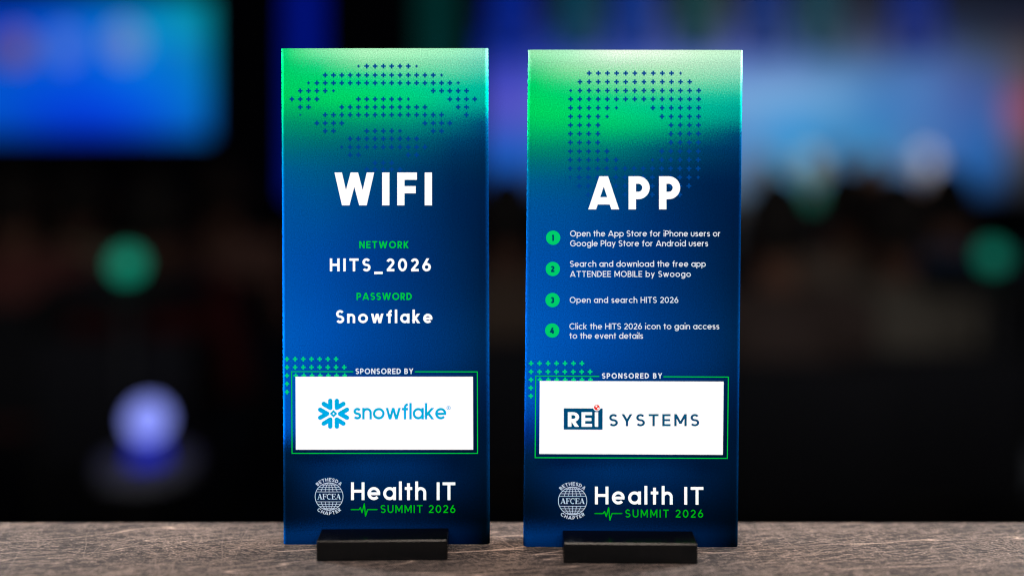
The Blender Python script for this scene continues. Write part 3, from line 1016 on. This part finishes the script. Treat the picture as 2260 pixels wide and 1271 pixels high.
# small red globe: a disc with pale land shapes
f.disc(1317, 897.8, 6.1, 0)
o = f.build('logo_globe', INK['red'], right, DR, E4 + E2)
f = Flat()
f.add([(1313.6, 893.4), (1318.2, 892.6), (1317.4, 896.4), (1314.8, 897.6)], [[0, 1, 2, 3]])
f.add([(1317.6, 898.4), (1321.6, 897.6), (1320.6, 901.6), (1318.4, 902.0)], [[0, 1, 2, 3]])
g = f.build('logo_land', INK['white'], right, DR, E4 + E3)
bmj = bmesh.new(); bmj.from_mesh(o.data); nb = len(bmj.faces); bmj.from_mesh(g.data); bmj.faces.ensure_lookup_table()
for i in range(nb, len(bmj.faces)): bmj.faces[i].material_index = 1
bmj.to_mesh(o.data); bmj.free(); o.data.materials.append(INK['white']); bpy.data.objects.remove(g)
txt(right, 'event_title', 'white', [('Health IT', 1313, 1552.4, 1112, 39.2, .165)], slope=.004)
txt(right, 'event_subtitle', 'leaf', [('SUMMIT 2026', 1380, 1551.7, 1140.8, 17.4, .14)], slope=.003)
pulse(right, 1313.2, 1372.3, 1132.2)
emblem(right, 1263.7, 1104.4, 31.4)

# ------------------------------------------------------------------ screens of the hall and stand-ins for its uplit drapes


def screen_mat(name, cols, xr, yr, gain=1.0):
    m, nt, b = new_mat(name)
    tc = N(nt, 'ShaderNodeTexCoord')
    sep = N(nt, 'ShaderNodeSeparateXYZ')
    nt.links.new(tc.outputs['UV'], sep.inputs[0])
    c = grid(nt, sep.outputs[0], sep.outputs[1],
             [((x - xr[0]) / (xr[1] - xr[0]), [((y - yr[0]) / (yr[1] - yr[0]), cc) for y, cc in st]) for x, st in cols], 1.0, 0, 1, 'LINEAR')
    b.inputs['Base Color'].default_value = (0.01, 0.01, 0.012, 1)
    nt.links.new(c, b.inputs['Emission Color'])
    b.inputs['Emission Strength'].default_value = gain
    return m


def screen(name, part, label, cat, xr, yr, depth, mat, thick=0.06):
    a, b = P(xr[0], yr[0], depth), P(xr[1], yr[1], depth)
    c = (a + b) / 2
    root = thing(name, (c.x, c.y, b.z), label, cat)
    me = bpy.data.meshes.new(part)
    w, h = (b.x - a.x) / 2, a.z - b.z
    me.from_pydata([(-w, 0, h), (w, 0, h), (w, 0, 0), (-w, 0, 0)], [], [(0, 3, 2, 1)])
    uv = me.uv_layers.new(name='picture')
    co = [(0, 0), (1, 0), (1, 1), (0, 1)]
    for lp in me.loops: uv.data[lp.index].uv = co[lp.vertex_index]
    obj(part, me, mat, root)
    bm = bmesh.new()
    add_box(bm, (-w - .03, .004, -.03), (w + .03, thick, h + .03))
    obj('housing', bm_mesh(bm, 'housing'), m_leg, root)
    return root, w, h


XR, YR = (-70, 462), (-6, 302)
cols = [
    (0, [(0, (0, 40, 120)), (40, (0, 60, 190)), (120, (8, 75, 180)), (160, (0, 80, 188)), (200, (0, 86, 212)), (240, (0, 82, 206)), (290, (0, 70, 170))]),
    (100, [(0, (0, 60, 150)), (40, (0, 76, 205)), (80, (0, 92, 206)), (120, (0, 96, 206)), (200, (0, 76, 216)), (240, (0, 66, 218)), (290, (0, 54, 180))]),
    (200, [(0, (0, 80, 165)), (40, (0, 100, 206)), (80, (0, 100, 216)), (160, (0, 86, 216)), (200, (0, 80, 226)), (240, (0, 60, 222)), (290, (0, 46, 190))]),
    (300, [(0, (0, 100, 165)), (40, (0, 126, 196)), (80, (0, 136, 206)), (120, (0, 126, 210)), (200, (0, 96, 226)), (240, (0, 76, 226)), (290, (0, 62, 190))]),
    (400, [(0, (0, 124, 150)), (40, (0, 148, 186)), (80, (0, 146, 196)), (120, (0, 114, 196)), (160, (0, 110, 200)), (200, (0, 116, 212)), (240, (0, 102, 212)), (290, (0, 90, 190))]),
    (465, [(0, (0, 130, 132)), (40, (0, 140, 150)), (80, (0, 138, 158)), (160, (0, 126, 172)), (200, (0, 124, 186)), (240, (0, 110, 192)), (290, (0, 96, 170))]),
]
sc, w, h = screen('projection_screen', 'screen_picture', 'large blue glowing screen showing a row of round portraits, far behind at upper left', 'screen', XR, YR, 8.0,
                  screen_mat('blue_slide', cols, XR, YR))
for px, py, rx, ry, col in ((37, 107, 36, 39, (112, 84, 120)), (143, 104, 30, 40, (84, 116, 214)), (275, 95, 36, 41, (112, 136, 196)), (395, 96, 13, 14, (44, 126, 194))):
    p = P(px, py, 8.0)
    k = 8.0 / F
    me = bpy.data.meshes.new('portrait')
    n = 32
    me.from_pydata([(p.x - sc.location.x + rx * k * math.cos(2 * math.pi * i / n), -0.004, p.z - sc.location.z + ry * k * math.sin(2 * math.pi * i / n)) for i in range(n)], [], [list(range(n))])
    obj('portrait', me, emit('portrait_light', col, 1.0), sc)

XR2, YR2 = (1062, 2300), (-30, 432)
cols = [
    (1075, [(-30, (0, 4, 20)), (40, (0, 12, 52)), (70, (0, 20, 80)), (120, (0, 48, 160)), (200, (66, 70, 190)), (260, (76, 82, 192)), (300, (26, 78, 184)), (345, (0, 92, 194)), (395, (0, 50, 120)), (432, (0, 10, 30))]),
    (1150, [(-30, (0, 4, 20)), (40, (0, 12, 52)), (70, (0, 20, 80)), (120, (0, 48, 160)), (200, (72, 72, 192)), (260, (84, 82, 192)), (300, (30, 80, 184)), (345, (0, 92, 194)), (395, (0, 50, 120)), (432, (0, 10, 30))]),
    (1650, [(-30, (14, 18, 32)), (30, (18, 26, 46)), (75, (30, 50, 100)), (120, (76, 88, 170)), (180, (100, 146, 206)), (210, (118, 168, 216)), (260, (90, 150, 206)), (300, (80, 140, 200)), (432, (90, 110, 130))]),
    (1745, [(-30, (14, 18, 32)), (30, (18, 26, 46)), (75, (26, 60, 90)), (120, (66, 90, 160)), (180, (102, 148, 204)), (210, (120, 168, 214)), (250, (72, 150, 212)), (290, (40, 144, 210)), (340, (50, 146, 200)), (432, (80, 130, 150))]),
    (1850, [(-30, (14, 18, 32)), (30, (18, 26, 46)), (75, (30, 50, 70)), (120, (66, 90, 124)), (180, (84, 138, 196)), (215, (104, 158, 206)), (250, (70, 142, 198)), (290, (54, 132, 188)), (432, (70, 120, 160))]),
    (1930, [(-30, (14, 18, 32)), (30, (18, 26, 46)), (75, (40, 42, 62)), (120, (70, 80, 116)), (180, (66, 122, 182)), (230, (62, 122, 186)), (280, (40, 126, 190)), (330, (56, 132, 182)), (432, (80, 110, 130))]),
    (2035, [(-30, (14, 18, 32)), (30, (18, 26, 46)), (75, (16, 44, 120)), (120, (62, 82, 160)), (160, (76, 116, 176)), (210, (70, 120, 186)), (260, (66, 116, 182)), (432, (90, 110, 150))]),
    (2130, [(-30, (14, 18, 32)), (30, (18, 26, 46)), (75, (32, 42, 58)), (120, (62, 78, 106)), (160, (66, 90, 150)), (200, (70, 90, 156)), (250, (60, 96, 166)), (310, (46, 100, 172)), (360, (30, 96, 168)), (405, (26, 84, 150)), (432, (20, 50, 90))]),
    (2200, [(-30, (14, 18, 32)), (30, (18, 26, 46)), (75, (34, 38, 54)), (120, (62, 74, 96)), (200, (60, 90, 152)), (260, (50, 96, 160)), (320, (34, 96, 168)), (370, (28, 90, 156)), (410, (20, 60, 110)), (432, (12, 30, 50))]),
    (2235, [(-30, (14, 18, 32)), (30, (18, 26, 46)), (75, (40, 36, 48)), (130, (76, 72, 78)), (185, (92, 76, 84)), (235, (150, 72, 96)), (265, (140, 80, 100)), (310, (92, 78, 84)), (360, (56, 56, 56)), (432, (24, 24, 28))]),
]
screen('video_wall', 'wall_picture', 'wide pale-blue glowing video wall behind the stage people, right half of the hall', 'screen', XR2, YR2, 9.6,
       screen_mat('stage_picture', cols, XR2, YR2))


def drape_band(px, wpx, y0, y1, col, label, depth=9.3, k=1.0):  # added glowing column, standing in for a drape lit by coloured uplights
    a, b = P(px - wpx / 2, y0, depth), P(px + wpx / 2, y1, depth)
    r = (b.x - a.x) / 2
    root = thing('drape_glow_band', ((a.x + b.x) / 2, a.y, b.z), label, 'light', 'glowing bands standing in for uplit drapes')
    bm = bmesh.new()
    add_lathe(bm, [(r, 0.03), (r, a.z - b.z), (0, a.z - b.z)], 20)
    obj('drape_glow', bm_mesh(bm, 'drape_glow'), emit('uplit_drape_glow', col, k), root, True)
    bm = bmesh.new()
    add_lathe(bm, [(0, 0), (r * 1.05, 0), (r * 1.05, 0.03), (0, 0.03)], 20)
    obj('added_cap', bm_mesh(bm, 'added_cap'), m_leg, root)
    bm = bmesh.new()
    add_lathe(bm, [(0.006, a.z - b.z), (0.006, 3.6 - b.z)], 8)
    obj('added_cable', bm_mesh(bm, 'added_cable'), m_leg, root)


def cl(s): return s


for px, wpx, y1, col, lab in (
        (672, 70, 440, (0, 18, 126), 'deep blue glowing band for an uplit drape just left of the WIFI sign'),
        (965, 80, 420, (0, 42, 40), 'dim green glowing band for an uplit drape above the WIFI sign'),
        (1130, 90, 120, (0, 30, 128), 'blue glowing band for an uplit drape above the gap between the signs'),
        (1280, 80, 120, (0, 58, 76), 'teal glowing band for an uplit drape above the left half of the APP sign'),
        (1405, 80, 120, (0, 46, 130), 'blue glowing band for an uplit drape above the middle of the APP sign'),
        (1540, 80, 120, (4, 56, 56), 'green glowing band for an uplit drape above the right half of the APP sign'),
        (1690, 80, 120, (0, 40, 110), 'blue glowing band for an uplit drape just right of the APP sign'),
        (1810, 70, 120, (6, 58, 72), 'teal glowing band for an uplit drape second to the right of the APP sign'),
        (2020, 84, 120, (0, 30, 110), 'blue glowing band for an uplit drape at upper right, above the white-haired person')):
    drape_band(px, wpx, -60, y1, col, lab)

# ------------------------------------------------------------------ people and furniture of the dark hall


def ball_chain(bm, pts):
    """overlapping balls along a limb: (point, radius) list; merged into one skin by the voxel remesh"""
    for (p, r), (q, s) in zip(pts[:-1], pts[1:]):
        p, q = Vector(p), Vector(q)
        n = max(2, int((q - p).length / (0.45 * min(r, s))) + 1)
        for i in range(n + 1):
            t = i / n
            bmesh.ops.create_icosphere(bm, subdivisions=2, radius=r + (s - r) * t, matrix=Matrix.Translation(p.lerp(q, t)))


def ell(bm, c, rx, ry, rz, sub=3):
    bmesh.ops.create_icosphere(bm, subdivisions=sub, radius=1, matrix=Matrix.Translation(Vector(c)) @ Matrix.Diagonal((rx, ry, rz, 1)))


def body_mesh(pose):
    """faces -Y when 'standing'; 'seated' faces +Y (towards the stage)"""
    bm = bmesh.new()
    if pose == 'standing':
        hz, fy = 0.92, -1
        kn = lambda s: (s * .10, -.01, .49)
        an = lambda s: (s * .11, .02, .08)
    else:
        hz, fy = 0.50, 1
        kn = lambda s: (s * .11, fy * .42, .50)
        an = lambda s: (s * .11, fy * .40, .08)
    # torso
    for z, rx, ry in ((0, .165, .115), (.10, .155, .11), (.20, .145, .105), (.30, .155, .11), (.40, .17, .115), (.47, .165, .10)):
        ell(bm, (0, 0, hz + z), rx, ry, .085)
    ball_chain(bm, [((-.17, 0, hz + .50), .055), ((.17, 0, hz + .50), .055)])
    ball_chain(bm, [((0, .005 * -fy, hz + .50), .062), ((0, .012 * fy, hz + .62), .054)])
    hc = Vector((0, .025 * fy, hz + .715))
    ell(bm, hc, .074, .095, .115)
    ell(bm, hc + Vector((0, .045 * fy, -.06)), .055, .05, .05)
    ell(bm, hc + Vector((0, .098 * fy, -.015)), .013, .02, .024)          # nose
    for s in (-1, 1):
        ell(bm, hc + Vector((s * .076, 0, -.01)), .012, .02, .032)       # ear
        hip = (s * .09, 0, hz - .02)
        ball_chain(bm, [(hip, .088), (kn(s), .060)])
        ball_chain(bm, [(kn(s), .058), ((kn(s)[0] * .6 + an(s)[0] * .4, kn(s)[1] + .015 * -fy, kn(s)[2] * .6 + an(s)[2] * .4), .055), (an(s), .038)])
        a = Vector(an(s))
        ball_chain(bm, [(a + Vector((0, -.03 * fy, -.04)), .038), (a + Vector((0, .10 * fy, -.045)), .034), (a + Vector((0, .15 * fy, -.05)), .026)])
        sh = (s * .20, 0, hz + .49)
        if pose == 'standing':
            el, wr = (s * .25, .02, hz + .20), (s * .23, -.10, hz - .02)
            hd, dn = Vector((s * .225, -.13, hz - .09)), Vector((0, -.25, -1)).normalized()
        else:
            el, wr = (s * .24, .06, hz + .20), (s * .13, .26, hz + .12)
            hd, dn = Vector((s * .115, .32, hz + .11)), Vector((0, 1, -.1)).normalized()
        ball_chain(bm, [(sh, .056), (el, .042)])
        ball_chain(bm, [(el, .042), (wr, .028)])
        ball_chain(bm, [(wr, .027), (tuple(hd), .030)])
        for i in range(4):                                                  # fingers
            o = Vector((0, (i - 1.5) * .018, 0)) if pose == 'standing' else Vector(((i - 1.5) * .018, 0, 0))
            ln = (.062, .074, .070, .055)[i]
            ball_chain(bm, [(tuple(hd + o + dn * .02), .0105), (tuple(hd + o * 1.1 + dn * (.02 + ln)), .009)])
        th = Vector((-s * .035, -.02, 0)) if pose == 'standing' else Vector((-s * .045, .0, .0))
        ball_chain(bm, [(tuple(hd - dn * .01), .013), (tuple(hd + th + dn * .03), .010)])
    me = bpy.data.meshes.new('person_raw')
    bm.to_mesh(me)
    bm.free()
    tmp = bpy.data.objects.new('tmp', me)
    COL.objects.link(tmp)
    md = tmp.modifiers.new('r', 'REMESH')
    md.mode = 'VOXEL'
    md.voxel_size = 0.0085
    sm = tmp.modifiers.new('s', 'SMOOTH')
    sm.iterations = 2
    dg = bpy.context.evaluated_depsgraph_get()
    out = bpy.data.meshes.new_from_object(tmp.evaluated_get(dg))
    bpy.data.objects.remove(tmp)
    out.name = 'person_body'
    # skin, top, trousers, shoes
    for _ in range(5): out.materials.append(m_leg)
    for p in out.polygons:
        p.use_smooth = True
        c = p.center
        hand = (pose == 'standing' and abs(c.x) > .17 and c.z < hz - .0 and c.z > hz - .30 and c.y < -.07) or (pose == 'seated' and c.y > .27 and c.z > hz + .065)
        if c.z > hz + .555 or hand: i = 0
        elif c.z < .075: i = 3
        elif pose == 'standing': i = 1 if (c.z > hz - .03 or abs(c.x) > .19) else 2
        else: i = 1 if (c.z > hz + .06 and c.y < .27) or c.y < -.02 else 2
        q = c - hc
        if q.y * fy > .06 and ((abs(abs(q.x) - .030) < .013 and abs(q.z - .008) < .008) or (abs(q.x) < .022 and abs(q.z + .062) < .006)): i = 4   # eyes, mouth
        p.material_index = i
    # hair cap
    hb = bmesh.new()
    bmesh.ops.create_icosphere(hb, subdivisions=3, radius=1, matrix=Matrix.Translation(hc + Vector((0, -.010 * fy, .012))) @ Matrix.Diagonal((.083, .101, .118, 1)))
    kill = [v for v in hb.verts if (v.co.z < hc.z - .095) or ((v.co.y - hc.y) * fy > .045 and v.co.z < hc.z + .055)]
    bmesh.ops.delete(hb, geom=kill, context='VERTS')
    for v in hb.verts: v.co += Vector((random.uniform(-1, 1), random.uniform(-1, 1), random.uniform(-1, 1))) * .0035
    bmesh.ops.solidify(hb, geom=hb.faces[:], thickness=0.012)
    hair = bm_mesh(hb, 'hair')
    return out, hair


BODIES = {p: body_mesh(p) for p in ('seated',)}
m_face = plain('eyes_and_lips', (60, 30, 28), 0.5, 0.3)
for p in BODIES:
    BODIES[p][1].materials.append(m_leg)
    BODIES[p][0].materials[4] = m_face
    for q in BODIES[p][1].polygons: q.use_smooth = True
_mc = {}


def cloth(c, rough=.85):
    if c not in _mc: _mc[c] = plain('cloth_%d_%d_%d' % c, c, rough, 0.15, 0.15, 120)
    return _mc[c]


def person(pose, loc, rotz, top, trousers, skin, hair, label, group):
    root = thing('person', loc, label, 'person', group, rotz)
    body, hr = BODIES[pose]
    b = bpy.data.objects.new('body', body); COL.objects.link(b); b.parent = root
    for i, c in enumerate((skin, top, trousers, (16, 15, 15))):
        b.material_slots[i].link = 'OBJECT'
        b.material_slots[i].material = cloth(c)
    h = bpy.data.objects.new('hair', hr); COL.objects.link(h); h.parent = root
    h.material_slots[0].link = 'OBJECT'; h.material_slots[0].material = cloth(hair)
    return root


SK_DIM, SK2_DIM, SK3 = (96, 66, 52), (74, 48, 37), (150, 120, 104)  # first two tones darkened, dim hall light put into the skin colour
def chair(loc, rotz, label, group):
    root = thing('banquet_chair', loc, label, 'chair', group, rotz)
    fab = cloth((20, 20, 24))
    bm = bmesh.new(); add_box(bm, (-.22, -.20, .42), (.22, .24, .47), .02, 3)
    obj('seat', bm_mesh(bm, 'seat'), fab, root)
    bm = bmesh.new(); add_box(bm, (-.21, -.27, .55), (.21, -.215, .92), .02, 3)
    obj('backrest', bm_mesh(bm, 'backrest'), fab, root)
    for sx in (-1, 1):
        bm = bmesh.new(); add_box(bm, (sx * .19 - .012, .19, 0), (sx * .19 + .012, .214, .42), .003)
        obj('leg', bm_mesh(bm, 'leg'), m_leg, root)
        bm = bmesh.new(); add_box(bm, (sx * .19 - .012, -.214, 0), (sx * .19 + .012, -.19, .56), .003)
        obj('leg', bm_mesh(bm, 'leg'), m_leg, root)
    return root


g2, g3 = 'people seated in the dark hall', 'dark chairs of the seated people'
for px, d, top, tr, sk, hr, lab in (
        (34, 3.2, (84, 46, 42), (20, 20, 24), SK_DIM, (26, 20, 18), 'seated person in a dull red-brown top at the left edge of the photo'),
        (172, 3.4, (92, 84, 70), (20, 20, 22), SK2_DIM, (20, 16, 14), 'seated person in a khaki-brown top left of the green lamp'),
        (338, 2.75, (46, 3, 6), (18, 18, 20), SK2_DIM, (18, 14, 12), 'seated person in a dark red top above the white globe lamp'),
        (492, 3.7, (86, 60, 52), (20, 20, 22), SK_DIM, (30, 20, 16), 'seated person in a brown top right of the green lamp'),
        (1120, 2.7, (70, 56, 46), (20, 20, 22), SK2_DIM, (20, 16, 14), 'seated person in a dark brown top in the gap between the signs'),
        (1690, 5.6, (110, 112, 118), (30, 30, 36), SK3, (142, 142, 146), 'seated person with grey hair nearest the right edge of the APP sign'),
        (1790, 6.6, (150, 164, 156), (28, 28, 30), SK3, (168, 178, 170), 'seated person with pale grey hair and a grey-green top, above the dim green lamp'),
        (1848, 8.4, (84, 62, 74), (26, 24, 28), SK2_DIM, (96, 74, 82), 'seated person in a plum top, small and far, before the video wall'),
        (1926, 5.2, (104, 74, 58), (24, 22, 22), SK2_DIM, (104, 74, 56), 'seated person with light brown hair left of the white-haired one'),
        (2046, 7.3, (200, 200, 212), (40, 40, 48), SK3, (200, 198, 208), 'seated person with bright white hair before the video wall'),
        (1716, 2.45, (62, 50, 46), (20, 20, 22), SK_DIM, (24, 20, 18), 'seated person in a dark brown-grey top beside the APP sign'),
        (1868, 3.1, (96, 82, 72), (20, 20, 22), SK_DIM, (30, 24, 20), 'seated person in a taupe top in the dark right of the APP sign'),
        (1984, 2.55, (78, 72, 64), (20, 20, 22), SK2_DIM, (22, 18, 16), 'seated person in an olive-brown top between taupe and navy tops'),
        (2096, 3.3, (36, 56, 82), (20, 20, 24), SK_DIM, (20, 16, 14), 'seated person in a navy top left of the right-edge green lamp')):
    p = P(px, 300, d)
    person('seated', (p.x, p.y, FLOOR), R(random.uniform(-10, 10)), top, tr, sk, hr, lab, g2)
    who = lab[len('seated person '):]
    for stop in (' top', ' hair'):
        if stop in who: who = who[:who.index(stop) + len(stop)]; break
    lab2 = 'dark chair under the seated person ' + who
    chair((p.x, p.y - .02, FLOOR), 0, lab2, g3)


def cafe_table(px, depth, top_z, r, label, mat):
    p = P(px, 300, depth)
    root = thing('side_table', (p.x, p.y, FLOOR), label, 'table')
    hgt = top_z - FLOOR
    bm = bmesh.new(); add_lathe(bm, [(0, hgt - .03), (r, hgt - .03), (r, hgt), (0, hgt)], 40)
    obj('tabletop', bm_mesh(bm, 'tabletop'), mat, root)
    bm = bmesh.new(); add_lathe(bm, [(.025, .02), (.025, hgt - .03)], 20)
    obj('column', bm_mesh(bm, 'column'), m_leg, root)
    bm = bmesh.new(); add_lathe(bm, [(0, 0), (r * .7, 0), (r * .7, .012), (.025, .02), (0, .02)], 40)
    obj('foot', bm_mesh(bm, 'foot'), m_leg, root)
    return p


def globe_lamp(px, py, depth, r, col, k, label, group, table_label, base_col=None, table_mat=None, table_r=.2):
    c = P(px, py, depth)
    stem = r * 1.05 if base_col else r * .35
    bz = c.z - r - stem
    cafe_table(px, depth, bz, table_r, table_label, table_mat or cloth((16, 16, 18)))
    root = thing('globe_lamp', (c.x, c.y, bz), label, 'lamp', group)
    bm = bmesh.new()
    ell(bm, (0, 0, r + stem), r, r, r, 4)
    obj('lamp_globe', bm_mesh(bm, 'lamp_globe'), emit('globe_glow', col, k), root, True)
    bm = bmesh.new()
    add_lathe(bm, [(0, 0), (r * .95, 0), (r * .85, stem * .3), (r * .62, stem + r * .12), (0, stem + r * .12)], 32)
    obj('lamp_base', bm_mesh(bm, 'lamp_base'), emit('base_glow', base_col, 1.0) if base_col else m_leg, root, True)


GL = 'round green lamps on dark tables'
globe_lamp(281, 583, 2.45, .037, (0, 150, 120), 1.0, 'round green glowing lamp at left, below the blue screen', GL, 'small black table under the left green lamp')
globe_lamp(2191, 565, 2.45, .034, (0, 116, 94), 0.95, 'round green glowing lamp at the right edge of the photo', GL, 'small black table under the right-edge green lamp')
globe_lamp(1797, 428, 5.6, .062, (0, 120, 96), .7, 'dim round green lamp in front of the pale grey hair', GL, 'tall black table under the dim green lamp')
globe_lamp(327, 926, 2.2, .045, (140, 152, 252), 1.25, 'bright white-blue globe lamp with a blue base, low at left', None, 'low table with a pale grey top under the white-blue globe lamp',
           (0, 22, 176), plain('pale_grey_top', (120, 120, 130), .6, .3, .05), .112)
# pale grey upholstered stool at the right edge
p = P(2205, 300, 2.6)
st = thing('stool', (p.x, p.y, FLOOR), 'pale grey padded stool low in the dark at the right edge', 'stool')
zt = HT - (985 - PYH) / F * 2.6 - FLOOR
bm = bmesh.new(); add_lathe(bm, [(0, zt - .10), (.10, zt - .10), (.115, zt - .08), (.115, zt - .02), (.10, zt), (0, zt + .004)], 36)
obj('seat', bm_mesh(bm, 'seat'), plain('pale_grey_fabric', (120, 124, 130), .9, .1, .1), st, True)
for a in range(4):
    bm = bmesh.new(); add_lathe(bm, [(.012, 0), (.012, zt - .09)], 12, (.08 * math.cos(R(45 + 90 * a)), .08 * math.sin(R(45 + 90 * a)), 0))
    obj('leg', bm_mesh(bm, 'leg'), m_leg, st)
